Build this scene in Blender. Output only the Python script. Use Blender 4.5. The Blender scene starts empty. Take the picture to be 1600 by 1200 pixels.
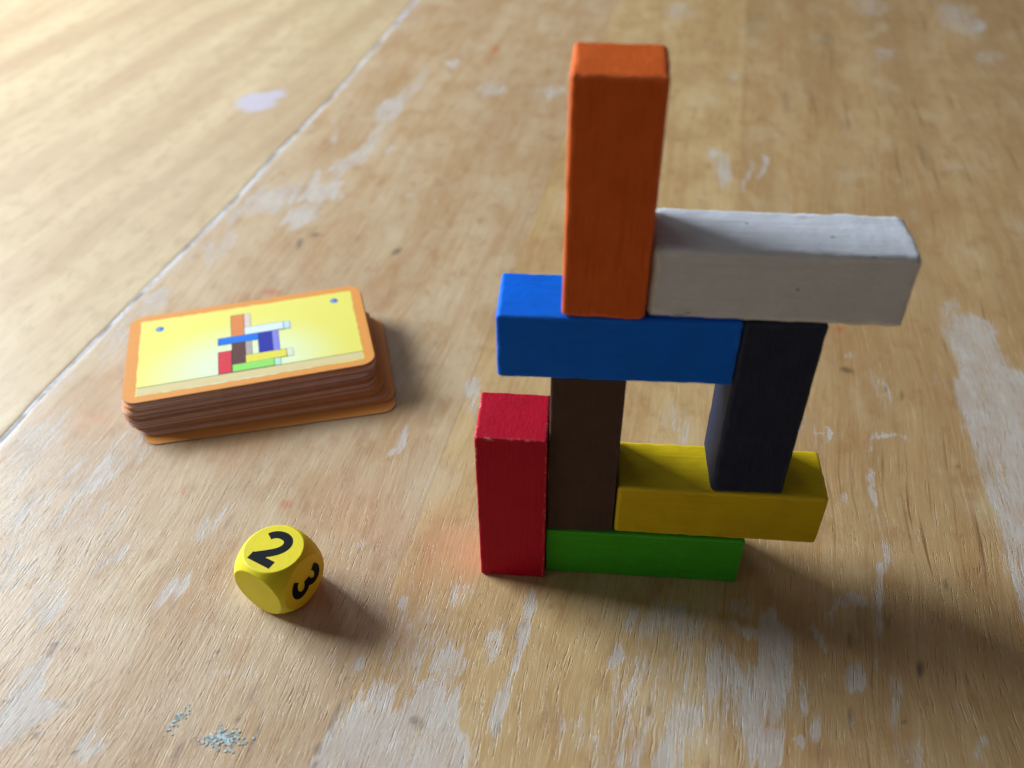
import bpy, bmesh, math, random
import numpy as np
from mathutils import Matrix, Vector, noise

random.seed(7)
MM = 0.001
scene = bpy.context.scene
col = scene.collection

# ------------------------------------------------------------------ camera
CAM = np.array([4.7448, -131.7542, 172.5695])                 # mm
ROT = np.array([[0.99639847, -0.04773539, 0.07008157],
                [0.08426391, 0.64972399, -0.75548550],
                [-0.00947028, 0.75866994, 0.65140635]])
FPX = 1373.2176                                               # focal length in pixels of a 1600 px wide frame
cam_data = bpy.data.cameras.new("camera")
cam = bpy.data.objects.new("camera", cam_data)
col.objects.link(cam)
M = Matrix(ROT.tolist()).to_4x4()
M.translation = Vector((CAM * MM).tolist())
cam.matrix_world = M
cam_data.sensor_width = 36.0
cam_data.lens = FPX / 1600 * 36.0
cam_data.clip_start = 0.005
cam_data.clip_end = 50
cam_data.dof.use_dof = True
cam_data.dof.focus_distance = 0.205
cam_data.dof.aperture_fstop = 12.0
scene.camera = cam

# ------------------------------------------------------------------ light
world = bpy.data.worlds.new("World")
scene.world = world
world.use_nodes = True
bg = world.node_tree.nodes["Background"]
bg.inputs["Color"].default_value = (1.0, 0.93, 0.87, 1)
bg.inputs["Strength"].default_value = 0.086

def area(name, az, el, dist, sx, sy, energy, color, target=(-0.02, 0.06, 0.02)):
    ld = bpy.data.lights.new(name, 'AREA')
    ld.shape = 'RECTANGLE'; ld.size = sx; ld.size_y = sy
    ld.energy = energy; ld.color = color
    o = bpy.data.objects.new(name, ld); col.objects.link(o)
    d = Vector((math.cos(az) * math.cos(el), math.sin(az) * math.cos(el), math.sin(el)))
    o.location = Vector(target) + d * dist
    o.rotation_euler = (-d).to_track_quat('-Z', 'Y').to_euler()
    return o
R = math.radians
area("window_light", R(160), R(26.5), 1.15, 0.56, 0.34, 26.5, (0.85, 0.93, 1.0))
area("back_sheen_fill_light", R(124), R(30), 1.6, 0.6, 0.6, 3.3, (0.88, 0.95, 1.0))  # added lamp, not another window: sheen at back left, softer shadows
area("side_window_light", R(205), R(18), 1.5, 0.8, 0.5, 1.6, (0.92, 0.97, 1.0))

scene.view_settings.view_transform = 'Standard'
scene.view_settings.look = 'None'
scene.view_settings.exposure = 0.0
scene.view_settings.gamma = 1.0

# ------------------------------------------------------------------ helpers
def srgb(r, g, b):
    f = lambda c: (c / 255) / 12.92 if c / 255 <= 0.04045 else ((c / 255 + 0.055) / 1.055) ** 2.4
    return (f(r), f(g), f(b), 1.0)

def on_table(px, py, z=0.0):
    d = ROT @ np.array([(px - 800) / FPX, -(py - 600) / FPX, -1.0])
    t = (z - CAM[2]) / d[2]
    return (CAM + t * d)[:2]

class NT:
    """small wrapper to write node trees tersely"""
    def __init__(s, name):
        s.m = bpy.data.materials.new(name); s.m.use_nodes = True
        s.t = s.m.node_tree; s.n = s.t.nodes; s.l = s.t.links
        s.b = s.n["Principled BSDF"]
    def put(s, sock, v):
        if v is None: return
        if isinstance(v, bpy.types.NodeSocket): s.l.new(v, sock)
        else: sock.default_value = v
    def math(s, op, a, b=None, c=None, clamp=False):
        n = s.n.new("ShaderNodeMath"); n.operation = op; n.use_clamp = clamp
        s.put(n.inputs[0], a); s.put(n.inputs[1], b); s.put(n.inputs[2], c)
        return n.outputs[0]
    def comb(s, x, y, z=0.0):
        n = s.n.new("ShaderNodeCombineXYZ")
        s.put(n.inputs[0], x); s.put(n.inputs[1], y); s.put(n.inputs[2], z)
        return n.outputs[0]
    def sep(s, v):
        n = s.n.new("ShaderNodeSeparateXYZ"); s.put(n.inputs[0], v); return n.outputs
    def obj(s):
        n = s.n.new("ShaderNodeTexCoord"); return n.outputs["Object"]
    def noise(s, vec, scale=1.0, detail=2.0, rough=0.5, dist=0.0):
        n = s.n.new("ShaderNodeTexNoise"); s.put(n.inputs["Vector"], vec)
        n.inputs["Scale"].default_value = scale; n.inputs["Detail"].default_value = detail
        n.inputs["Roughness"].default_value = rough; n.inputs["Distortion"].default_value = dist
        return n.outputs["Fac"]
    def attr(s, name):
        n = s.n.new("ShaderNodeAttribute"); n.attribute_name = name; return n.outputs["Fac"]
    def step(s, v, a, b, lo=0.0, hi=1.0):
        n = s.n.new("ShaderNodeMapRange"); n.interpolation_type = 'SMOOTHSTEP'
        s.put(n.inputs[0], v); n.inputs[1].default_value = a; n.inputs[2].default_value = b
        n.inputs[3].default_value = lo; n.inputs[4].default_value = hi
        return n.outputs[0]
    def mix(s, f, a, b, mode='MIX'):
        n = s.n.new("ShaderNodeMix"); n.data_type = 'RGBA'; n.blend_type = mode
        s.put(n.inputs[0], f); s.put(n.inputs[6], a); s.put(n.inputs[7], b)
        return n.outputs[2]
    def bump(s, h, dist, strength=1.0, normal=None):
        n = s.n.new("ShaderNodeBump"); s.put(n.inputs["Height"], h)
        n.inputs["Distance"].default_value = dist; n.inputs["Strength"].default_value = strength
        if normal is not None: s.put(n.inputs["Normal"], normal)
        return n.outputs[0]

def tag(o, label=None, cat=None, group=None, kind=None):
    if label: o["label"] = label
    if cat: o["category"] = cat
    if group: o["group"] = group
    if kind: o["kind"] = kind
    return o

def mesh_obj(name, verts, faces, mat, parent=None, smooth=True, loc=(0, 0, 0), rz=0.0):
    me = bpy.data.meshes.new(name)
    me.from_pydata(verts, [], faces)
    if smooth: me.polygons.foreach_set("use_smooth", [True] * len(me.polygons))
    mats = mat if isinstance(mat, list) else [mat]
    for m in mats: me.materials.append(m)
    me.update()
    o = bpy.data.objects.new(name, me); col.objects.link(o)
    o.location = loc; o.rotation_euler = (0, 0, rz)
    if parent: o.parent = parent
    return o

# ------------------------------------------------------------------ table top
SLOPE = 0.128                                                   # the grain and the board joints lean this much per mm
def table_material(name, left):
    N = NT(name)
    x, y, z = N.sep(N.obj())
    x = N.math('MULTIPLY', x, 1000.0); y = N.math('MULTIPLY', y, 1000.0)
    w = N.math('SUBTRACT', x, N.math('MULTIPLY', y, 0.22 if left else SLOPE))     # across the grain
    # gently wandering fibres
    warp = N.math('MULTIPLY', N.math('SUBTRACT', N.noise(N.comb(N.math('MULTIPLY', x, .018), N.math('MULTIPLY', y, .009)), 1, 2), .5), 14.0)
    warp2 = N.math('MULTIPLY', N.math('SUBTRACT', N.noise(N.comb(N.math('MULTIPLY', x, .12), N.math('MULTIPLY', y, .04)), 1, 2), .5), 2.2)
    u = N.math('ADD', N.math('ADD', w, warp), warp2)
    def g(a, b, off=0.0, detail=2.0, rough=.5):
        return N.noise(N.comb(N.math('MULTIPLY', u, a), N.math('MULTIPLY', y, b), off), 1, detail, rough)
    broad = g(.045, .006, 3.1, 3)
    band = g(.22, .012, 9.7, 3, .6)
    fibre = g(1.1, .05, 1.3, 4, .65)
    hair = g(4.2, .22, 5.5, 2, .6)
    dash = g(3.0, .20, 12.5, 2, .5)
    blot = N.noise(N.comb(N.math('MULTIPLY', x, .05), N.math('MULTIPLY', y, .03), 4.0), 1, 4, .6)
    blot2 = N.noise(N.comb(N.math('MULTIPLY', x, .16), N.math('MULTIPLY', y, .09), 14.0), 1, 4, .6)
    if left:
        honey, brown = srgb(206, 184, 144), srgb(184, 156, 118)
        c = N.mix(N.step(broad, .3, .7), honey, brown)
        c = N.mix(N.math('MULTIPLY', N.step(blot2, .45, .7), .6), c, srgb(176, 148, 112))
    else:
        # three glued boards: pinkish on the left, straw in the middle, honey brown on the right
        s1 = N.step(w, -35.4, -34.9); s2 = N.step(w, 42.6, 43.2)
        lo = N.mix(s1, srgb(182, 152, 116), srgb(190, 157, 106)); lo = N.mix(s2, lo, srgb(176, 142, 97))
        hi = N.mix(s1, srgb(196, 170, 134), srgb(202, 172, 124)); hi = N.mix(s2, hi, srgb(196, 164, 118))
        c = N.mix(N.step(broad, .3, .7), hi, lo)
        c = N.mix(N.math('MULTIPLY', N.step(blot, .47, .62), .55), c, srgb(176, 138, 92))
        c = N.mix(N.math('MULTIPLY', N.step(blot2, .5, .72), .5), c, srgb(158, 116, 72))
        c = N.mix(N.math('MULTIPLY', N.step(blot, .46, .3), .4), c, srgb(208, 190, 158))
        jl = N.math('MAXIMUM', N.step(N.math('ABSOLUTE', N.math('SUBTRACT', w, 42.9)), .35, .1),
                    N.step(N.math('ABSOLUTE', N.math('SUBTRACT', w, -35.2)), .35, .1))
    c = N.mix(N.math('MULTIPLY', N.step(band, .48, .66), .14 if left else .26), c, srgb(170, 122, 66))
    c = N.mix(N.math('MULTIPLY', N.step(fibre, .5, .72), .18 if left else .26), c, srgb(150, 105, 58))
    c = N.mix(N.math('MULTIPLY', N.step(fibre, .46, .25), .12 if left else .3), c, srgb(232, 205, 155))
    # the dark long pores of the right hand board
    pore = g(.75, .016, 22.0, 2, .5)
    pamt = .22 if left else N.step(w, 60, 85, .2, .75)
    c = N.mix(N.math('MULTIPLY', N.step(pore, .62, .74), pamt), c, srgb(118, 82, 46))
    c = N.mix(N.math('MULTIPLY', N.attr('warm'), .75), c, srgb(186, 92, 48))
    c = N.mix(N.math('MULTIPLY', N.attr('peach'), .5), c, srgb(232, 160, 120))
    # worn and painted patches where the varnish has gone
    wear = N.attr('wear')
    ragged = N.math('ADD', N.math('MULTIPLY', N.math('SUBTRACT', g(.7, .06, 31, 4, .65), .5), 1.6),
                    N.math('MULTIPLY', N.math('SUBTRACT', g(3.4, .30, 41, 3, .65), .5), 1.3))
    random_wear = N.math('MULTIPLY', N.step(blot, .5, .8), .22)
    field = N.math('ADD', N.math('ADD', wear, ragged), random_wear)
    mask = N.step(field, .47, .64)
    soft = N.math('MULTIPLY', N.step(field, .15, .62), .45)
    grey = N.mix(N.step(blot2, .35, .65), srgb(200, 194, 186), srgb(188, 183, 188))
    grey = N.mix(N.math('MULTIPLY', N.step(hair, .45, .75), .45), grey, srgb(150, 140, 128))
    grey = N.mix(N.math('MULTIPLY', N.step(fibre, .48, .66), .35), grey, srgb(196, 172, 136))
    c = N.mix(soft, c, srgb(198, 186, 172))
    c = N.mix(N.math('MULTIPLY', mask, N.step(blot2, .35, .65, .78, .30)), c, grey)
    c = N.mix(N.attr('splat'), c, srgb(190, 182, 194))
    c = N.mix(N.math('MULTIPLY', N.step(hair, .56, .78), .17), c, srgb(120, 90, 58))
    raw = N.step(y, 60, -25, .25, 1.0)                                     # the front of the table is worn rougher
    dk = N.math('MULTIPLY', N.step(dash, .63, .74), N.math('MULTIPLY', raw, .16))
    c = N.mix(dk, c, srgb(104, 84, 66))
    c = N.mix(N.math('MULTIPLY', N.attr('dark'), .85), c, srgb(58, 50, 44))
    if not left: c = N.mix(N.math('MULTIPLY', jl, .22), c, srgb(110, 84, 56))
    c = N.mix(N.attr('grit'), c, N.mix(N.step(hair, .4, .6), srgb(205, 206, 214), srgb(165, 162, 168)))
    N.put(N.b.inputs["Base Color"], c)
    rough = N.math('ADD', N.math('MULTIPLY', mask, .10), N.math('ADD', N.math('MULTIPLY', blot2, .16), .36 if left else .38))
    N.put(N.b.inputs["Roughness"], rough)
    N.b.inputs["Specular IOR Level"].default_value = 0.6
    h = N.math('ADD', N.math('MULTIPLY', fibre, .35), N.math('MULTIPLY', N.math('SUBTRACT', 1.0, N.step(dash, .58, .74)), N.math('MULTIPLY', raw, .9)))
    h = N.math('ADD', h, N.math('MULTIPLY', hair, N.math('MULTIPLY', raw, .55)))
    h = N.math('SUBTRACT', h, N.math('MULTIPLY', mask, .28))
    h = N.math('ADD', h, N.math('MULTIPLY', blot2, .5))
    N.put(N.b.inputs["Normal"], N.bump(h, 0.00009 if left else 0.00017, .8))
    return N.m

# where the marks lie: (px, py) are places seen in the photograph, converted once to table millimetres
def ell(cx, cy, rx, ry, ang=0.0, s=1.0, soft=1.0):
    """ellipse on the table: centre, local inverse matrix"""
    c = on_table(cx, cy); a = R(ang)
    e1 = on_table(cx + rx * math.cos(a), cy + rx * math.sin(a)) - c
    e2 = on_table(cx - ry * math.sin(a), cy + ry * math.cos(a)) - c
    return ('e', c, np.linalg.inv(np.array([e1, e2]).T), s, soft)
def poly(pts, s=1.0, soft=2.0):
    return ('p', np.array([on_table(*q) for q in pts]), None, s, soft)

WEAR = [
 # around the seam
 ell(425, 312, 62, 22, -22, .62), ell(500, 306, 34, 12, -5, .9), ell(468, 340, 36, 14, -25, .7), ell(493, 282, 5, 26, 15, .8),
 ell(380, 330, 40, 12, -40, .5), ell(560, 240, 75, 12, -47, .55), ell(606, 172, 26, 18, -40, .7), ell(640, 140, 60, 10, -52, .45), ell(522, 262, 16, 5, -45, .8),
 ell(525, 205, 5, 36, 18, .5), ell(338, 385, 34, 22, -35, .45), ell(240, 470, 32, 20, -45, .7), ell(190, 520, 50, 34, -40, .5),
 ell(707, 97, 10, 6, 0, .9), ell(632, 306, 10, 4, 0, .7), ell(770, 138, 22, 14, 0, .5), ell(862, 145, 34, 10, 0, .5), ell(615, 228, 5, 8, 30, .7),
 # left
 ell(60, 690, 70, 34, -40, .55), ell(150, 745, 75, 16, -38, .62), ell(40, 800, 60, 30, -45, .5), ell(30, 880, 50, 60, -45, .45), ell(60, 940, 60, 26, -50, .5), ell(215, 690, 40, 30, 0, .4),
 ell(190, 850, 60, 14, -45, .5), ell(262, 918, 44, 9, -42, .85), ell(320, 830, 40, 12, -45, .5), ell(80, 960, 50, 10, -50, .75),
 ell(38, 1122, 46, 46, 0, .85), ell(5, 1130, 30, 50, 0, .8), ell(150, 1145, 46, 8, -48, .7), ell(350, 1040, 20, 8, 0, .45), ell(395, 1035, 20, 8, -40, .5),
 # lower middle
 poly([(545, 1085), (575, 1090), (640, 1085), (690, 1080), (742, 1140), (735, 1200), (730, 1260), (440, 1260), (480, 1200), (520, 1130)], .74, 4), ell(568, 1040, 7, 24, 18, .8), ell(640, 943, 8, 20, 15, .9), ell(700, 1050, 28, 36, 10, .62), ell(630, 1080, 70, 20, 0, .6),
 ell(720, 935, 14, 36, 18, .6), ell(765, 1000, 16, 26, 10, .65), ell(832, 940, 9, 46, 5, .9), ell(826, 1000, 13, 24, 22, .9), ell(805, 1048, 8, 34, 26, .9), ell(786, 1110, 11, 44, 16, .85),
 ell(964, 1018, 18, 24, 0, .95), ell(990, 960, 12, 24, 0, .75), ell(1050, 985, 50, 36, 0, .6), ell(1080, 950, 70, 16, 0, .45), ell(985, 1110, 14, 46, 0, .5), ell(1070, 1120, 46, 44, 0, .6), ell(1040, 1160, 24, 30, 15, .7),
 ell(900, 1130, 30, 20, 0, .45), ell(1125, 1070, 36, 24, 0, .75), ell(1175, 990, 42, 12, 0, .7), ell(1198, 975, 8, 26, 0, .9), ell(1155, 940, 34, 26, 0, .5), ell(1210, 1040, 28, 70, 0, .82),
 ell(1180, 1110, 30, 90, 0, .9), ell(1215, 1170, 20, 60, 0, .85), ell(1095, 1190, 40, 30, 0, .4),
 ell(1278, 990, 6, 24, -25, .9), ell(1335, 1058, 18, 34, 0, .85), ell(1327, 1040, 12, 20, 0, .6), ell(1275, 1133, 6, 22, 5, .95), ell(1253, 1165, 7, 18, 0, .95), ell(1256, 1090, 8, 24, 0, .65),
 ell(1340, 958, 22, 12, 0, .75), ell(1312, 960, 16, 10, 0, .6), ell(1380, 900, 10, 60, 2, .62), ell(1382, 800, 8, 20, 0, .8), ell(1378, 940, 8, 50, 0, .6), ell(1372, 1040, 5, 30, 0, .6), ell(1405, 1080, 12, 50, 0, .5), ell(1345, 1165, 5, 16, 0, .7),
 ell(1535, 1190, 12, 20, -20, .7), ell(1440, 1170, 20, 40, 0, .42), ell(1380, 765, 10, 14, 0, .7), ell(1335, 795, 5, 14, 0, .85), ell(1385, 685, 24, 7, 8, .75), ell(1297, 682, 5, 14, 0, .9), ell(1282, 668, 14, 4, 10, .7),
 ell(1375, 600, 18, 22, 0, .42), ell(1330, 555, 14, 14, 0, .4),
 # the large worn zone along the right edge
 poly([(1490, 545), (1500, 600), (1516, 660), (1535, 730), (1550, 790), (1572, 870), (1600, 960), (1660, 1080), (1700, 1080), (1700, 560), (1610, 590), (1580, 560), (1560, 520), (1530, 505), (1495, 515)], .72, 4),
 ell(1515, 530, 32, 30, 0, .7), ell(1490, 500, 14, 34, -10, .5),
 # top right
 ell(1118, 248, 14, 8, 0, .7), ell(1130, 272, 14, 20, 0, .75), ell(1190, 262, 4, 20, 18, .98), ell(1170, 285, 6, 30, 5, .5), ell(1530, 45, 10, 12, 0, .8), ell(1500, 30, 44, 24, 30, .5),
 ell(1060, 20, 24, 14, 0, .5), ell(1145, 118, 8, 8, 0, .5), ell(1550, 90, 20, 14, 0, .42), ell(1385, 90, 26, 14, 0, .42), ell(1360, 10, 30, 16, 0, .42),
 ell(1080, 1090, 150, 90, 0, .42), ell(950, 1160, 90, 40, 0, .36), ell(90, 800, 170, 110, -40, .34), ell(620, 1010, 120, 60, 0, .28), ell(60, 1010, 120, 60, -30, .26),
 # quiet zones hidden behind the tower
 ell(1055, 660, 30, 26, 0, .45), ell(740, 620, 18, 16, 0, .6), ell(615, 700, 22, 5, -40, .85), ell(560, 860, 18, 8, -40, .4),
]
SPLAT = [ell(400, 160, 31, 14, -8, 1.0, .12), ell(428, 148, 16, 7, -10, 1.0, .15)]
WARM = [ell(423, 456, 14, 4, 0, .8), ell(774, 76, 6, 6, 0, .7), ell(447, 788, 9, 7, 0, .75), ell(1312, 515, 6, 4, 0, .8), ell(150, 652, 20, 5, 20, .3), ell(286, 768, 4, 8, 15, .5), ell(764, 84, 8, 14, 20, .25)]
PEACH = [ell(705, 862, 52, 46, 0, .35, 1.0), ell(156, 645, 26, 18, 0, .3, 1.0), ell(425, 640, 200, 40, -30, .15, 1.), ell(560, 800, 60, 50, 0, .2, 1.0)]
DARK = [ell(493, 367, 5, 2.5, 0, .95), ell(468, 380, 3.5, 9, 18, .8), ell(620, 393, 8, 4, -30, .7), ell(1438, 1045, 4.5, 14, -5, .95), ell(1323, 578, 10, 4, 15, .7), ell(85, 1008, 6, 3.5, -10, .9), ell(79, 1022, 3, 8, 25, .7),
 ell(57, 1148, 7, 4, -30, .95), ell(8, 1097, 4, 4, 0, .8), ell(118, 1176, 3.5, 3.5, 0, .95), ell(100, 1102, 7, 5, 0, .5), ell(184, 917, 2.5, 3, 0, .9), ell(341, 1017, 2.5, 3.5, 0, .9), ell(325, 1034, 2.5, 4, 30, .6), ell(370, 1123, 2.5, 8, 25, .85),
 ell(647, 1125, 5, 6, 0, .7), ell(655, 1132, 9, 9, 0, .35), ell(499, 1120, 2, 3, 0, .8), ell(495, 1170, 6, 10, 30, .5), ell(492, 1196, 4, 4, 0, .8), ell(395, 1085, 4, 20, 25, .4), ell(280, 1170, 2, 40, 35, .7), ell(392, 1165, 1.6, 34, 27, .6),
 ell(1498, 728, 2, 4, 0, .6), ell(1408, 620, 2.5, 8, 0, .6), ell(1384, 608, 3, 4, 0, .5), ell(1414, 1128, 3, 3, 0, .6), ell(1390, 970, 3, 12, 0, .5), ell(1328, 1060, .9, 90, -1, .75), ell(1512, 980, 2, 10, -5, .7), ell(1479, 910, 2, 12, -5, .7),
 ell(1000, 1040, 1.5, 12, 0, .4), ell(1015, 1110, 1.5, 14, 0, .6), ell(850, 1105, 1.6, 12, 4, .6), ell(862, 948, 3, 4, 0, .4), ell(800, 1035, 2, 10, 22, .55), ell(778, 1140, 3, 18, 12, .4), ell(812, 985, 2, 24, 30, .4),
 ell(540, 1060, 2, 5, 0, .4), ell(520, 1125, 1.8, 46, 25, .6), ell(385, 760, 2, 10, 30, .3), ell(352, 820, 2, 16, 35, .45), ell(420, 600, 2, 3, 0, .3), ell(1442, 243, 6, 22, -25, .28), ell(1292, 62, 12, 9, 0, .25), ell(1322, 195, 10, 9, 0, .25), ell(1300, 90, 4, 26, -5, .22), ell(1228, 160, 5, 16, -8, .28), ell(1185, 40, 20, 22, 0, .16)]

def vnoise(x, y, seed):
    g = np.random.RandomState(seed).rand(256, 256) * 2 - 1
    xi, yi = np.floor(x).astype(int), np.floor(y).astype(int)
    fx, fy = x - xi, y - yi
    fx, fy = fx * fx * (3 - 2 * fx), fy * fy * (3 - 2 * fy)
    G = lambda a, b: g[a & 255, b & 255]
    return (G(xi, yi) * (1 - fx) + G(xi + 1, yi) * fx) * (1 - fy) + (G(xi, yi + 1) * (1 - fx) + G(xi + 1, yi + 1) * fx) * fy
def warped(P, k=1.0):
    u, v = P[:, 0] - SLOPE * P[:, 1], P[:, 1]
    dx = 2.2 * vnoise(u / 9, v / 18, 1) + 1.1 * vnoise(u / 3.4, v / 9, 2) + .5 * vnoise(u / 1.3, v / 5, 3)
    dy = 6.0 * vnoise(u / 8, v / 16, 4) + 3.5 * vnoise(u / 3, v / 8, 5) + 2.2 * vnoise(u / 1.1, v / 5, 6)
    return P + k * np.stack([dx, dy], 1)

def field(P, shapes):
    F = np.zeros(len(P))
    for k, c, A, s, soft in shapes:
        if k == 'e':
            d = (P - c) @ A.T
            r = np.hypot(d[:, 0], d[:, 1])
            v = np.clip((1 + soft * .5 - r) / soft, 0, 1)
        else:
            inside = np.zeros(len(P), bool); dist = np.full(len(P), 1e9)
            for i in range(len(c)):
                a, b = c[i], c[(i + 1) % len(c)]
                e = b - a; w = P - a
                t = np.clip((w @ e) / (e @ e), 0, 1)
                dist = np.minimum(dist, np.hypot(*(w - t[:, None] * e).T))
                cr = ((a[1] > P[:, 1]) != (b[1] > P[:, 1]))
                xi = (b[0] - a[0]) * (P[:, 1] - a[1]) / (b[1] - a[1] + 1e-12) + a[0]
                inside ^= cr & (P[:, 0] < xi)
            v = np.clip(.5 + np.where(inside, dist, -dist) / soft, 0, 1)
        v = v * v * (3 - 2 * v)
        F = np.maximum(F, v * s)
    return F

SEAM = [on_table(*q) for q in [(0, 689), (82, 600), (180, 500), (265, 414), (360, 320), (430, 241), (520, 151), (645, 4)]]
sy = np.array([p[1] for p in SEAM]); sx = np.array([p[0] for p in SEAM])
sl0 = (sx[1] - sx[0]) / (sy[1] - sy[0]); sl1 = (sx[-1] - sx[-2]) / (sy[-1] - sy[-2])
def seam_x(y):
    v = np.interp(y, sy, sx)
    v = np.where(y < sy[0], sx[0] + (y - sy[0]) * .14, v)
    return np.where(y > sy[-1], sx[-1] + (y - sy[-1]) * .124, v)

table = tag(bpy.data.objects.new("table_top", None), "worn honey coloured wooden table top with pale scuffed patches", None, None, "structure")
col.objects.link(table)

def board(left):
    ys = np.concatenate([[-400, -399.5], np.arange(-380, -80, 12.), np.arange(-80, 110, .8), np.arange(110, 200, 1.4), np.arange(200, 470, 2.6), np.arange(470, 900, 14.), [899.5, 900]])
    if left: offs = np.concatenate([[0.5], [.6, .8, 1.3, 2, 3], np.arange(4, 260, 2.6), np.arange(260, 620, 14.), [620]])
    else:    offs = np.concatenate([[0.5], [.6, .8, 1.3, 2, 3], np.arange(3.9, 300, .9), np.arange(300, 440, 2.2), np.arange(440, 760, 14.), [760]])
    ny, nx = len(ys), len(offs)
    Y = np.repeat(ys[:, None], nx, 1); O = np.repeat(offs[None], ny, 0)
    rng = np.random.RandomState(3 + left)
    wob = np.array([noise.noise(Vector((yy * .09, 3.3 * left, 0))) * .35 + noise.noise(Vector((yy * .5, 7.3 + left, 0))) * .12 for yy in ys])
    fade = np.exp(-O / 3.0)
    sgn = -1 if left else 1
    X = seam_x(Y) + sgn * (O + wob[:, None] * fade)
    # rounded, slightly crumbled edge along the seam
    Z = -0.30 * np.exp(-((O - .5) / .5)) + 0 * X
    P2 = np.stack([X.ravel(), Y.ravel()], 1)
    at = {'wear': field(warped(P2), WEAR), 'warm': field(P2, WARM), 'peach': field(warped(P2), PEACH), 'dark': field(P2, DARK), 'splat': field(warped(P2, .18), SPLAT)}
    along = np.array([noise.noise(Vector((yy * .02, 1.5, 0))) for yy in ys])[:, None]
    wid = np.clip((1.2 if not left else .6) + along * 2.2, .4, 3)
    at['grit'] = np.clip(1.2 - O / wid, 0, 1).ravel()
    at['wear'] = np.maximum(at['wear'], (np.clip(1.2 - O / (9 + 8 * along), 0, 1) * .42 * (0 if left else 1)).ravel())
    V = np.stack([X, Y, Z], -1).reshape(-1, 3) * MM
    idx = np.arange(ny * nx).reshape(ny, nx)
    q = np.stack([idx[:-1, :-1], idx[:-1, 1:], idx[1:, 1:], idx[1:, :-1]], -1).reshape(-1, 4)
    if left: q = q[:, ::-1]
    # skirt down to the underside
    ring = np.concatenate([idx[0, :], idx[1:, -1], idx[-1, -2::-1], idx[-2:0:-1, 0]])
    low = V[ring].copy(); low[:, 2] = -22 * MM
    base = len(V); V = np.concatenate([V, low]); n = len(ring)
    a = np.arange(n); b = (a + 1) % n
    sk = np.stack([ring[a], base + a, base + b, ring[b]], -1)
    if left: sk = sk[:, ::-1]
    me = bpy.data.meshes.new("board")
    faces = np.concatenate([q, sk])
    me.vertices.add(len(V)); me.vertices.foreach_set("co", V.ravel())
    me.loops.add(faces.size); me.loops.foreach_set("vertex_index", faces.ravel().astype(np.int32))
    me.polygons.add(len(faces)); me.polygons.foreach_set("loop_start", (np.arange(len(faces)) * 4).astype(np.int32))
    me.update(calc_edges=True); me.validate()
    sm = np.zeros(len(me.polygons), bool); sm[:len(q)] = True
    me.polygons.foreach_set("use_smooth", sm)
    for k, v in at.items():
        A = me.attributes.new(k, 'FLOAT', 'POINT')
        A.data.foreach_set("value", np.concatenate([v, v[ring]]).astype(np.float32))
    me.materials.append(table_material("table_wood_pale" if left else "table_wood_honey", left))
    o = bpy.data.objects.new("board", me); col.objects.link(o); o.parent = table
    o["label"] = "pale straw coloured board beyond the seam" if left else "honey coloured board with scuffed grey patches"
    return o
board(True); board(False)

# grey filler and dust packed in the seam between the two boards
def seam_filler():
    N = NT("seam_dust")
    x, y, z = N.sep(N.obj())
    v = N.noise(N.comb(0.0, N.math('MULTIPLY', y, 45.)), 1, 4, .7)
    N.put(N.b.inputs["Base Color"], N.mix(N.step(v, .4, .62), srgb(206, 208, 216), srgb(140, 138, 142)))
    N.b.inputs["Roughness"].default_value = .7
    N.put(N.b.inputs["Normal"], N.bump(v, .0003, .6))
    vs, fs = [], []
    ys = np.arange(-395, 895, 3.)
    for i, yy in enumerate(ys):
        c = float(seam_x(np.array(yy)))
        dz = -.16 + .14 * noise.noise(Vector((yy * .05, 9, 0)))
        for o, zz in ((-1.6, -22), (-1.6, dz - .2), (-.3, dz), (.6, dz - .08), (1.6, dz - .2), (1.6, -22)):
            vs.append(((c + o) * MM, yy * MM, zz * MM))
        if i:
            for k in range(5):
                a = (i - 1) * 6 + k; fs.append((a, a + 1, a + 7, a + 6))
    return mesh_obj("seam_filler", vs, fs, N.m, table)
seam_filler()

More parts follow.
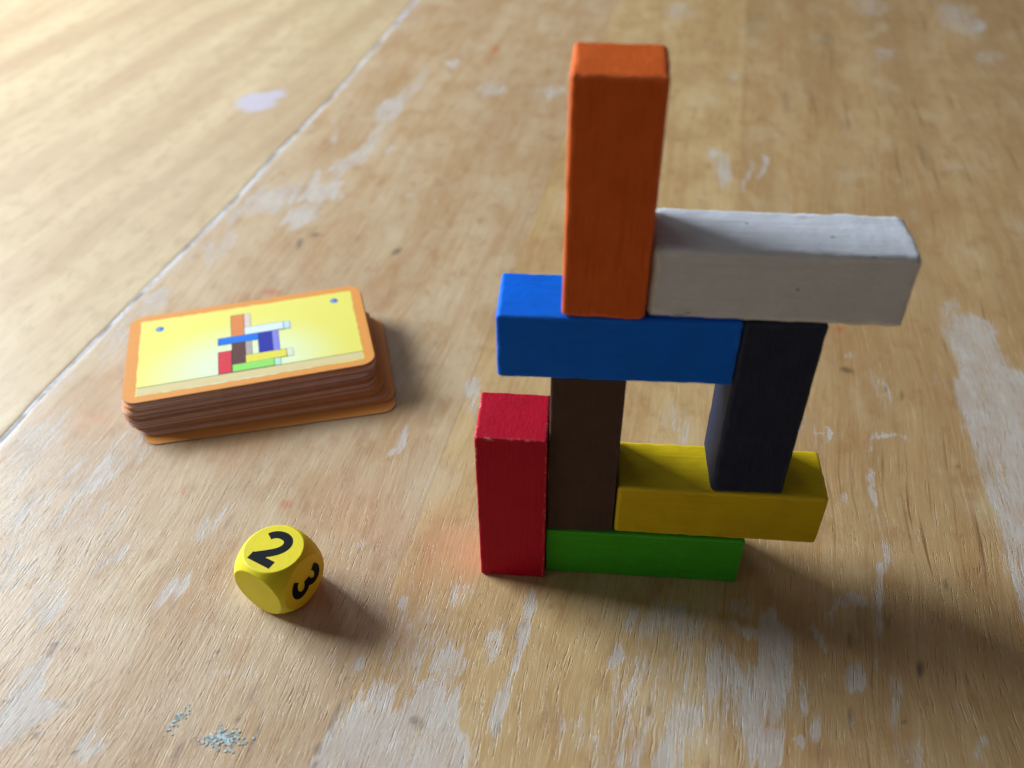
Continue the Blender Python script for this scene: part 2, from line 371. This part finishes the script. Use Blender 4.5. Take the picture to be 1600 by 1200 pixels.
# ------------------------------------------------------------------ wooden blocks
def paint_material(name, rgb, axis, deep=None, wood=None, chip=.72, rough=.58, streak=.25, spec=.09, faceblot=0.12, bump=.00008, spots=()):
    N = NT(name)
    x, y, z = N.sep(N.obj())
    s = lambda v, k: N.math('MULTIPLY', v, k * 1000.)
    fine = [3.2, 3.2, 3.2]; fine[axis] = .16
    mid = [.8, .8, .8]; mid[axis] = .05
    f = N.noise(N.comb(s(x, fine[0]), s(y, fine[1]), s(z, fine[2])), 1, 3, .65)
    m = N.noise(N.comb(s(x, mid[0]), s(y, mid[1]), s(z, mid[2])), 1, 3, .6)
    b = N.noise(N.comb(s(x, .13), s(y, .13), s(z, .13)), 1, 3, .6)
    sp = N.noise(N.comb(s(x, 6), s(y, 6), s(z, 6)), 1, 1, .5)
    deep = deep or tuple(c * .62 for c in rgb[:3]) + (1,)
    wood = wood or srgb(205, 165, 120)
    c = N.mix(N.math('MULTIPLY', N.step(b, .35, .7), faceblot * 2), rgb, deep)
    c = N.mix(N.math('MULTIPLY', N.step(f, .52, .72), streak), c, deep)
    c = N.mix(N.math('MULTIPLY', N.step(m, .55, .72), streak * .8), c, deep)
    e = N.attr('edge')
    k = N.math('ADD', e, N.math('MULTIPLY', N.math('SUBTRACT', N.noise(N.comb(s(x, .9), s(y, .9), s(z, .9)), 1, 4, .7), .5), 1.5))
    worn = N.step(k, chip + .45, chip + .62)
    light = tuple(min(1, v * 1.35 + .03) for v in rgb[:3]) + (1,)
    c = N.mix(N.math('MULTIPLY', e, .5), c, light)
    c = N.mix(N.math('MULTIPLY', worn, .7), c, wood)
    c = N.mix(N.math('MULTIPLY', N.step(sp, .76, .8), .25), c, light)
    for (sx_, sy_, sz_, rx_, rz_) in spots:
        dx = N.math('DIVIDE', N.math('SUBTRACT', N.math('MULTIPLY', x, 1000.), sx_), rx_)
        dy = N.math('DIVIDE', N.math('SUBTRACT', N.math('MULTIPLY', y, 1000.), sy_), rz_)
        dz = N.math('DIVIDE', N.math('SUBTRACT', N.math('MULTIPLY', z, 1000.), sz_), rz_)
        d = N.math('SQRT', N.math('ADD', N.math('ADD', N.math('MULTIPLY', dx, dx), N.math('MULTIPLY', dy, dy)), N.math('MULTIPLY', dz, dz)))
        d = N.math('ADD', d, N.math('MULTIPLY', N.math('SUBTRACT', sp, .5), 1.2))
        c = N.mix(N.step(d, 1.1, .6, 0, .8), c, (.03, .03, .035, 1))
    N.put(N.b.inputs["Base Color"], c)
    N.put(N.b.inputs["Roughness"], N.math('ADD', N.math('MULTIPLY', b, .18), rough - .09))
    N.b.inputs["Specular IOR Level"].default_value = spec
    h = N.math('ADD', N.math('MULTIPLY', f, 1.0), N.math('ADD', N.math('MULTIPLY', m, .8), N.math('MULTIPLY', b, 1.6)))
    N.put(N.b.inputs["Normal"], N.bump(h, bump * 2, .8))
    return N.m

def block(name, x0, yf, z0, W, D, H, yaw, mat, r=.9, seed=0, rough_edge=.25, lean=0.0, label="", group="painted wooden blocks of the tower"):
    """a rounded bar standing with its front face at yf; origin in the middle of its base"""
    def coords(L):
        rr = r * 1.6
        a = [0, rr * .2, rr * .4, rr * .62, rr * .85, rr * 1.05]
        n = max(2, int(round((L - 2 * rr * 1.05) / 1.6)))
        mid = list(np.linspace(rr * 1.05, L - rr * 1.05, n + 1)[1:-1])
        return a + mid + [L - v for v in reversed(a)]
    cs = [coords(W), coords(D), coords(H)]
    dims = (W, D, H)
    vid, V, E, F = {}, [], [], []
    def vert(p):
        key = tuple(round(v, 4) for v in p)
        if key in vid: return vid[key]
        n1 = noise.noise(Vector((p[0] * .35 + seed * 11.3, p[1] * .35, p[2] * .35)))
        n2 = noise.noise(Vector((p[0] * 1.3, p[1] * 1.3 + seed * 5.7, p[2] * 1.3)))
        rr = r * max(.45, 1 + .5 * n1 + rough_edge * n2)
        q = [min(max(p[i], rr), dims[i] - rr) for i in range(3)]
        d = [p[i] - q[i] for i in range(3)]
        L = math.sqrt(sum(v * v for v in d))
        k = sum(1 for v in d if abs(v) > .12 * rr)
        n3 = noise.noise(Vector((p[0] * .12 + seed, p[1] * .12, p[2] * .12))) * .10
        out = [q[i] + d[i] / L * rr for i in range(3)] if L > 1e-6 else list(p)
        cen = [(out[i] - dims[i] / 2) / dims[i] for i in range(3)]
        onz = p[2] < 1e-6
        if not onz: out = [out[i] + (d[i] / L if L > 1e-6 else 0) * (n3 * .5) for i in range(3)]
        V.append(((out[0] - W / 2) * MM, (out[1] - D / 2) * MM, out[2] * MM))
        E.append(1.0 if k > 1 else 0.0)
        vid[key] = len(V) - 1
        return vid[key]
    for ax in range(3):
        u, v = (ax + 1) % 3, (ax + 2) % 3
        for side in (0, 1):
            for i in range(len(cs[u]) - 1):
                for j in range(len(cs[v]) - 1):
                    quad = []
                    for (a, b) in ((i, j), (i + 1, j), (i + 1, j + 1), (i, j + 1)):
                        p = [0, 0, 0]; p[ax] = dims[ax] * side; p[u] = cs[u][a]; p[v] = cs[v][b]
                        quad.append(vert(p))
                    F.append(quad if side else quad[::-1])
    # position: front face centre at (x0 + W/2, yf)
    cx = x0 + W / 2 - math.sin(yaw) * D / 2; cy = yf + math.cos(yaw) * D / 2
    o = mesh_obj(name, V, F, mat, loc=(cx * MM, cy * MM, z0 * MM), rz=yaw)
    A = o.data.attributes.new('edge', 'FLOAT', 'POINT'); A.data.foreach_set("value", E)
    tag(o, label, "block", group)
    return o

S, L = 15.0, 45.6
BX, UP = 0, 2
WARM_WOOD = srgb(214, 150, 140)
block("green_block", 0, 0, 0, L - .3, S - .2, S - .04, 0, paint_material("green_paint", (.06, .42, .02, 1), 0, streak=.35, chip=.85, rough=.55), r=.55, seed=1,
      label="green wooden block lying flat on the table at the bottom of the tower")
block("red_block", -15.36, -2.17, 0, S + .25, S - .2, L, .0045, paint_material("red_paint", (.50, .006, .026, 1), 2, wood=srgb(230, 170, 170), streak=.22, chip=.60, rough=.5), r=.55, seed=2, rough_edge=.5,
      label="red wooden block standing on end on the table left of the brown one")
block("brown_block", .15, .54, S, S - .1, S - .2, L - .04, .0149, paint_material("brown_paint", (.078, .046, .037, 1), 2, wood=srgb(120, 80, 60), streak=.15, chip=.95, rough=.55), r=.5, seed=3,
      label="dark brown wooden block standing on the green block, under the blue one")
block("yellow_block", 15.42, .65, S, L - .1, S - .1, S - .04, -.0026, paint_material("yellow_paint", (.66, .47, .010, 1), 0, deep=(.33, .21, .008, 1), wood=srgb(220, 190, 90), streak=.22, chip=.95, rough=.5), r=.9, seed=4,
      label="yellow wooden block lying across the green block, under the navy one")
block("navy_block", 35.42, 1.03, 2 * S, S + .45, S - .1, L - .04, .0264, paint_material("navy_paint", (.015, .021, .050, 1), 2, deep=(.040, .048, .075, 1), wood=srgb(90, 92, 120), streak=.45, chip=.85, rough=.6, spec=.12), r=.9, seed=5,
      label="navy blue wooden block standing on end on the yellow block")
block("blue_block", -10.45, .24, S + L, L + .15, S - .1, S - .04, .0120, paint_material("blue_paint", (.001, .14, .80, 1), 0, deep=(.002, .10, .5, 1), wood=srgb(60, 130, 210), streak=.3, chip=.92), r=.8, seed=6,
      label="bright blue wooden block lying on the brown block, under the orange one")
block("orange_block", 1.80, .30, 2 * S + L, S + .4, S - .4, L, -.0208, paint_material("orange_paint", (.66, .120, .018, 1), 2, deep=(.42, .055, .009, 1), wood=srgb(235, 120, 60), streak=.5, chip=.85, rough=.48), r=.95, seed=7,
      label="orange wooden block standing upright on the blue block at the top of the tower")
block("white_block", 17.50, 1.2, 2 * S + L, L + .4, S - .1, S, -.0059, paint_material("white_paint", srgb(212, 216, 226), 0, deep=srgb(184, 184, 186), wood=srgb(205, 190, 170), streak=.35, chip=.75, rough=.6, bump=.00014, spots=[(8.6, -1.4, 15, .5, .35), (-6, 2.2, 15, .35, .3), (-17, -7.4, .9, 1.6, .16), (-15.5, -7.5, 1.5, .7, .14), (3, -7.5, 7.6, .35, .25), (14.5, -6.9, 14.6, .7, .2), (-19.8, 6.9, 15, .3, .3)]), r=1.35, seed=8, rough_edge=.45,
      label="white wooden block lying across the blue and navy blocks, right of the orange one")

# ------------------------------------------------------------------ die
def die():
    A, RS, n = 15.0, 10.1, 110
    h = A / 2
    vid, V, F = {}, [], []
    ts = [math.tan(t) for t in np.linspace(-math.pi / 4, math.pi / 4, n + 1)]
    def vert(p):
        key = tuple(round(v, 5) for v in p)
        if key in vid: return vid[key]
        Lp = math.sqrt(sum(v * v for v in p))
        a, b = RS / Lp, h / max(abs(v) for v in p)
        k = 7.0
        t = min(a, b) - max(0, .045 - abs(a - b)) ** 2 / (4 * .045)
        q = Vector(p) * t
        V.append((q.x * MM, q.y * MM, (q.z + h) * MM)); vid[key] = len(V) - 1
        return vid[key]
    for ax in range(3):
        u, v = (ax + 1) % 3, (ax + 2) % 3
        for s in (-1, 1):
            for i in range(n):
                for j in range(n):
                    qd = []
                    for a, b in ((i, j), (i + 1, j), (i + 1, j + 1), (i, j + 1)):
                        p = [0, 0, 0]; p[ax] = s; p[u] = ts[a]; p[v] = ts[b]; qd.append(vert(p))
                    F.append(qd if s > 0 else qd[::-1])
    m = paint_material("die_yellow_paint", (.84, .72, .02, 1), 2, deep=(.66, .52, .015, 1), streak=.12, chip=9, rough=.45, spec=.3, bump=.00003)
    yaw = R(65.5)
    o = mesh_obj("die", V, F, m, loc=(-61.3 * MM, -10.0 * MM, 0), rz=yaw)
    tag(o, "rounded yellow wooden die showing a black 2 on top and a 3 on its side", "die")
    ink = NT("black_ink")
    ink.b.inputs["Base Color"].default_value = (.006, .008, .012, 1); ink.b.inputs['Specular IOR Level'].default_value = .1; ink.b.inputs["Roughness"].default_value = .6
    # numerals as brush-like ribbons: points in glyph space (x right, y up), half width
    def bez(pts, m=14):
        out = []
        for i in range(0, len(pts) - 1, 3):
            p0, p1, p2, p3 = [Vector(q) for q in pts[i:i + 4]]
            for k in range(m):
                t = k / m
                out.append(p0 * (1 - t) ** 3 + p1 * 3 * t * (1 - t) ** 2 + p2 * 3 * t * t * (1 - t) + p3 * t ** 3)
        out.append(Vector(pts[-1])); return out
    two = [bez([(-3.0, 2.55), (-2.2, 4.3), (.4, 4.8), (1.7, 3.8), (3.2, 2.6), (2.4, .6), (1.0, -.7), (0, -1.7), (-1.6, -2.9), (-2.7, -3.85)]),
           [Vector((-3.35, -3.85)), Vector((3.2, -3.85))]]
    three = [bez([(-2.7, 3.1), (-1.4, 4.7), (1.2, 4.6), (1.9, 3.3), (2.6, 1.9), (1.2, .55), (-.7, .45)]),
             bez([(-.7, .45), (1.6, .6), (3.1, -.9), (2.4, -2.6), (1.6, -4.4), (-1.7, -4.6), (-3.0, -2.9)])]
    def numeral(strokes, X, Y, Nn, c, hw=1.08, sc=1.0, cap=None):
        vs, fs, lift = [], [], 0
        for st in strokes:
            base = len(vs); lift += .012
            for i, p in enumerate(st):
                a = st[max(i - 1, 0)]; b = st[min(i + 1, len(st) - 1)]
                t = (b - a).normalized(); nn = Vector((-t.y, t.x))
                for sgn in (-1, 1):
                    q = (p + nn * hw * sgn) * sc
                    P = Vector(c) + Vector(X) * q.x + Vector(Y) * q.y + Vector(Nn) * (.015 + lift)
                    vs.append(tuple(P * MM))
                if i:
                    k = base + 2 * (i - 1); fs.append((k, k + 2, k + 3, k + 1))
        return mesh_obj("numeral", vs, fs, ink.m, o, smooth=False)
    # in the die's own frame its x axis is the "up" direction of both numerals
    numeral(two, (0, -1, 0), (1, 0, 0), (0, 0, 1), (-.2, .25, A), sc=.96)
    numeral(three, (0, 0, -1), (1, 0, 0), (0, -1, 0), (.3, -A / 2, A / 2 - .3), sc=.90, hw=1.05)
die()

# ------------------------------------------------------------------ cards
CW, CH, CT, NC = 71.0, 41.8, 0.337, 32
def card_outline(w, h, r, n=7):
    pts = []
    for cx, cy, a0 in ((w - r, r, -90), (w - r, h - r, 0), (r, h - r, 90), (r, r, 180)):
        for k in range(n + 1):
            a = R(a0 + 90 * k / n); pts.append((cx + r * math.cos(a), cy + r * math.sin(a)))
    return pts

def flat_mat(name, rgb, rough=.4, mott=.06):
    N = NT(name)
    x, y, z = N.sep(N.obj())
    v = N.noise(N.comb(N.math('MULTIPLY', x, 400), N.math('MULTIPLY', y, 400)), 1, 3, .6)
    d = tuple(c * (1 - mott * 2) for c in rgb[:3]) + (1,)
    N.b.inputs["Specular IOR Level"].default_value = .2
    N.put(N.b.inputs["Base Color"], N.mix(v, rgb, d)); N.b.inputs["Roughness"].default_value = rough
    return N.m
def edge_mat():
    N = NT("card_edge")
    x, y, z = N.sep(N.obj())
    v = N.noise(N.comb(N.math('MULTIPLY', x, 300), N.math('MULTIPLY', y, 300), N.math('MULTIPLY', z, 9000)), 1, 3, .7)
    oi = N.n.new("ShaderNodeObjectInfo").outputs["Random"]
    v = N.math('ADD', N.math('MULTIPLY', v, .5), N.math('MULTIPLY', oi, .5))
    N.put(N.b.inputs["Base Color"], N.mix(N.step(v, .3, .7), (.80, .66, .66, 1), (.38, .25, .25, 1)))
    N.b.inputs["Roughness"].default_value = .8; N.b.inputs["Specular IOR Level"].default_value = .15
    return N.m
EDGE = edge_mat()
ORANGE = flat_mat("card_orange_border", (.86, .36, .085, 1), .5)
def card_mesh(r=4.2):
    me = bpy.data.meshes.new("card")
    o = card_outline(CW, CH, r); n = len(o)
    b = .06
    oi = [(x + (CW / 2 - x) / (CW / 2) * b, y + (CH / 2 - y) / (CH / 2) * b) for x, y in o]
    V = [(x * MM, y * MM, 0) for x, y in oi] + [(x * MM, y * MM, .07 * MM) for x, y in o] + [(x * MM, y * MM, (CT - .08) * MM) for x, y in o] + [(x * MM, y * MM, (CT - .012) * MM) for x, y in oi]
    F = [tuple(range(n - 1, -1, -1))]
    for k in range(3):
        for i in range(n):
            j = (i + 1) % n; F.append((k * n + i, k * n + j, (k + 1) * n + j, (k + 1) * n + i))
    F.append(tuple(range(3 * n, 4 * n)))
    me.from_pydata(V, [], F); me.materials.append(EDGE); me.materials.append(ORANGE)
    me.polygons[0].material_index = 1; me.polygons[len(F) - 1].material_index = 1
    me.update(); return me
CARD = card_mesh()
rng = random.Random(21)
top_xy, top_a = np.array([-119.8, 38.8]), .3415
bot_xy, bot_a = np.array([-114.3, 33.9]), .2833
# drift of each card along / across the pile, from the bottom upwards
for i in range(NC):
    t = i / (NC - 1)
    if i == 0: xy, a = bot_xy, bot_a
    elif i == NC - 1: xy, a = top_xy, top_a
    else:
        ex = np.array([math.cos(top_a), math.sin(top_a)]); ey = np.array([-ex[1], ex[0]])
        k = i * 25 / (NC - 1)
        if i == 1: dx, dy, da = 4.3, -3.4, -.045
        elif k < 4: dx, dy, da = 2.9 - .35 * k, -3.2 + .3 * k, -.035
        elif k < 6: dx, dy, da = 1.0, -2.6 + .12 * k, -.02
        elif k < 10: dx, dy, da = -1.3 + .1 * k, -1.9 + .1 * k, -.004
        elif k < 16: dx, dy, da = -.9, -.9 + .05 * k, .0
        else: dx, dy, da = -.5 + .02 * k, -.5 + .02 * k, .0
        dx += rng.uniform(-.45, .45); dy += rng.uniform(-.22, .22); da += rng.uniform(-.008, .008)
        xy = top_xy + ex * dx + ey * dy; a = top_a + da
    o = bpy.data.objects.new("card", CARD); col.objects.link(o)
    o.location = (xy[0] * MM, xy[1] * MM, (i * CT + .01) * MM); o.rotation_euler = (0, 0, a)
    if i == NC - 1: tag(o, "topmost picture card with orange border showing a coloured block tower on yellow", "card", "pile of picture cards"); top_card = o
    elif i == 0: tag(o, "lowest orange card of the pile, lying on the table and jutting out to the right", "card", "pile of picture cards")
    elif i == 1: tag(o, "second lowest orange card, jutting out just above the lowest one", "card", "pile of picture cards")
    elif i == 2: tag(o, "third card from the bottom of the pile, jutting out a little to the right", "card", "pile of picture cards")
    elif i == NC - 2: tag(o, "card lying directly beneath the topmost picture card", "card", "pile of picture cards")
    else: tag(o, "thin reddish edged card inside the pile below the picture card", "card", "pile of picture cards")

def printed():
    z0 = CT
    def layer(name, polys, mats, z, parent):
        vs, fs, mi = [], [], []
        for pts, m, dz in polys:
            b = len(vs); vs += [(x * MM, y * MM, (z + dz) * MM) for x, y in pts]
            fs.append(tuple(range(b, b + len(pts)))); mi.append(m)
        ob = mesh_obj(name, vs, fs, mats, parent, smooth=False)
        for k, m in enumerate(mi): ob.data.polygons[k].material_index = m
        return ob
    # yellow field with a pale glow in the middle (printed)
    N = NT("printed_yellow_field")
    x, y, z = N.sep(N.obj())
    dx = N.math('MULTIPLY', N.math('SUBTRACT', x, .033), 34.); dy = N.math('MULTIPLY', N.math('SUBTRACT', y, .009), 46.)
    r = N.math('SQRT', N.math('ADD', N.math('MULTIPLY', dx, dx), N.math('MULTIPLY', dy, dy)))
    c = N.mix(N.step(r, .2, 1.15), (.78, .93, .62, 1), (.86, .80, .14, 1))
    N.put(N.b.inputs["Base Color"], c); N.b.inputs["Roughness"].default_value = .38
    # ragged outline
    rr = random.Random(5); pts = []
    c4 = [(3.6, 2.6), (67.9, 2.6), (67.9, 38.9), (3.4, 38.9)]
    for k in range(4):
        a, b = c4[k], c4[(k + 1) % 4]
        nseg = 48 if k % 2 == 0 else 26
        for s in range(nseg):
            t = s / nseg; j = rr.uniform(-.16, .16)
            px, py = a[0] + (b[0] - a[0]) * t, a[1] + (b[1] - a[1]) * t
            pts.append((px, py + j) if k % 2 == 0 else (px + j, py))
    layer("printed_field", [(pts, 0, 0)], [N.m], z0 + .01, top_card)
    strip = [(4.0, 2.95), (67.5, 2.95), (67.6, 6.3), (3.9, 6.3)]
    layer("printed_ground_strip", [(strip, 0, 0), ([(3.9, 6.22), (67.7, 6.22), (67.7, 6.55), (3.9, 6.55)], 1, .02)],
          [flat_mat("printed_tan", (.80, .66, .34, 1)), flat_mat("printed_olive_line", (.36, .40, .16, 1))], z0 + .03, top_card)
    out = flat_mat("printed_outline", (.03, .03, .04, 1))
    u0, u1, u2, u3, u4 = 26.4, 30.35, 34.2, 38.15, 42.2
    y0, y1, y2, y3, y4, y5 = 6.6, 9.95, 13.6, 17.0, 20.5, 23.8
    def picture(name, x0, x1, ya, yb, rgb, side=None, sw=1.9, z=.08):
        m = [flat_mat("printed_" + name, rgb), out]
        g = .13
        ps = [([(x0 - g, ya - g), (x1 + g, ya - g), (x1 + g, yb + g), (x0 - g, yb + g)], 1, 0),
              ([(x0 + g * .3, ya + g * .3), (x1 - g * .3, ya + g * .3), (x1 - g * .3, yb - g * .3), (x0 + g * .3, yb - g * .3)], 0, .02)]
        ob = layer("printed_" + name + "_block", ps, m, z0 + z, top_card)
        if side:
            sm = flat_mat("printed_" + name + "_side", side); so = flat_mat("printed_" + name + "_side_line", tuple(v * .45 for v in side[:3]) + (1,))
            layer("printed_" + name + "_side", [([(x1 - g, ya - g), (x1 + sw + g, ya - g), (x1 + sw + g, yb - .25), (x1 + sw - .35, yb + g), (x1 - g, yb + g)], 1, 0),
                  ([(x1 + .05, ya + .04), (x1 + sw, ya + .04), (x1 + sw, yb - .3), (x1 + sw - .4, yb - .05), (x1 + .05, yb - .05)], 0, .02)], [sm, so], z0 + z - .035, top_card)
    picture("green", u1, u4, y0, y1, (.32, .82, .16, 1), (.55, .86, .68, 1))
    picture("red", u0, u1 - .25, y0, y3, (.78, .045, .07, 1))
    picture("brown", u1, u2, y1, y4, (.13, .05, .045, 1), (.50, .44, .42, 1))
    picture("yellow", u2, 46.0, y1, y2, (.88, .80, .10, 1), (.82, .86, .66, 1))
    picture("navy", u3, u4, y2, y5, (.02, .03, .40, 1), (.28, .28, .85, 1))
    picture("blue", u0, u3, y4, y5, (.0, .20, .90, 1))
    picture("orange", u1, u2, y5, 34.8, (.82, .27, .08, 1), (.84, .68, .58, 1))
    picture("white", u2, 45.9, y5, 27.5, (.78, .92, .95, 1), (.62, .82, .92, 1), z=.12)
    blue, pale = flat_mat("printed_badge_blue", (.04, .19, .72, 1)), flat_mat("printed_badge_light", (.42, .62, .85, 1))
    grey = flat_mat("printed_badge_ring", (.34, .40, .34, 1))
    for cx, cy in ((9.1, 33.7), (62.3, 34.6)):
        cir = lambda r, ox=0, oy=0, ky=1: [(cx + ox + r * math.cos(2 * math.pi * k / 18), cy + oy + r * ky * math.sin(2 * math.pi * k / 18)) for k in range(18)]
        layer("printed_badge", [(cir(1.25), 2, 0), (cir(1.12, .05), 0, .02), (cir(.32, -.35, .12, .8), 1, .04), ([(cx - .75, cy - .62), (cx + .25, cy - .62), (cx + .25, cy - .35), (cx - .75, cy - .35)], 1, .04)], [blue, pale, grey], z0 + .03, top_card)
printed()

# ------------------------------------------------------------------ craft glitter on the table
def glitter():
    N = NT("glitter_flake")
    x, y, z = N.sep(N.obj())
    v = N.noise(N.comb(N.math('MULTIPLY', x, 1400), N.math('MULTIPLY', y, 1400)), 1, 1, .5)
    N.put(N.b.inputs["Base Color"], N.mix(N.step(v, .4, .6), srgb(150, 200, 210), srgb(225, 232, 232)))
    N.b.inputs["Roughness"].default_value = .25; N.b.inputs["Metallic"].default_value = .25
    r = random.Random(11); vs, fs = [], []
    def flake(px, py, s):
        c = on_table(px, py); a = r.uniform(0, 6.28); tx, ty = r.uniform(-.08, .08), r.uniform(-.08, .08)
        b = len(vs); z0 = .05 + s * .1
        for zz in (0, .05):
            for k in range(6):
                dx, dy = s * math.cos(a + k * math.pi / 3), s * math.sin(a + k * math.pi / 3)
                vs.append(((c[0] + dx) * MM, (c[1] + dy) * MM, (z0 + dx * tx + dy * ty + zz) * MM))
        fs.append(tuple(range(b + 5, b - 1, -1))); fs.append(tuple(range(b + 6, b + 12)))
        for k in range(6): fs.append((b + k, b + (k + 1) % 6, b + 6 + (k + 1) % 6, b + 6 + k))
    for _ in range(105): flake(r.gauss(353, 13), r.gauss(1154, 9), r.uniform(.14, .36))
    for _ in range(26): flake(r.gauss(322, 10), r.gauss(1157, 4), r.uniform(.12, .25))
    for _ in range(44):
        t = r.random(); flake(264 + 28 * t + r.gauss(0, 3), 1138 - 30 * t + r.gauss(0, 4), r.uniform(.1, .28))
    o = mesh_obj("glitter", vs, fs, N.m, smooth=False)
    tag(o, "sprinkle of pale blue craft glitter flakes on the table near its front left", "glitter", None, "stuff")
glitter()
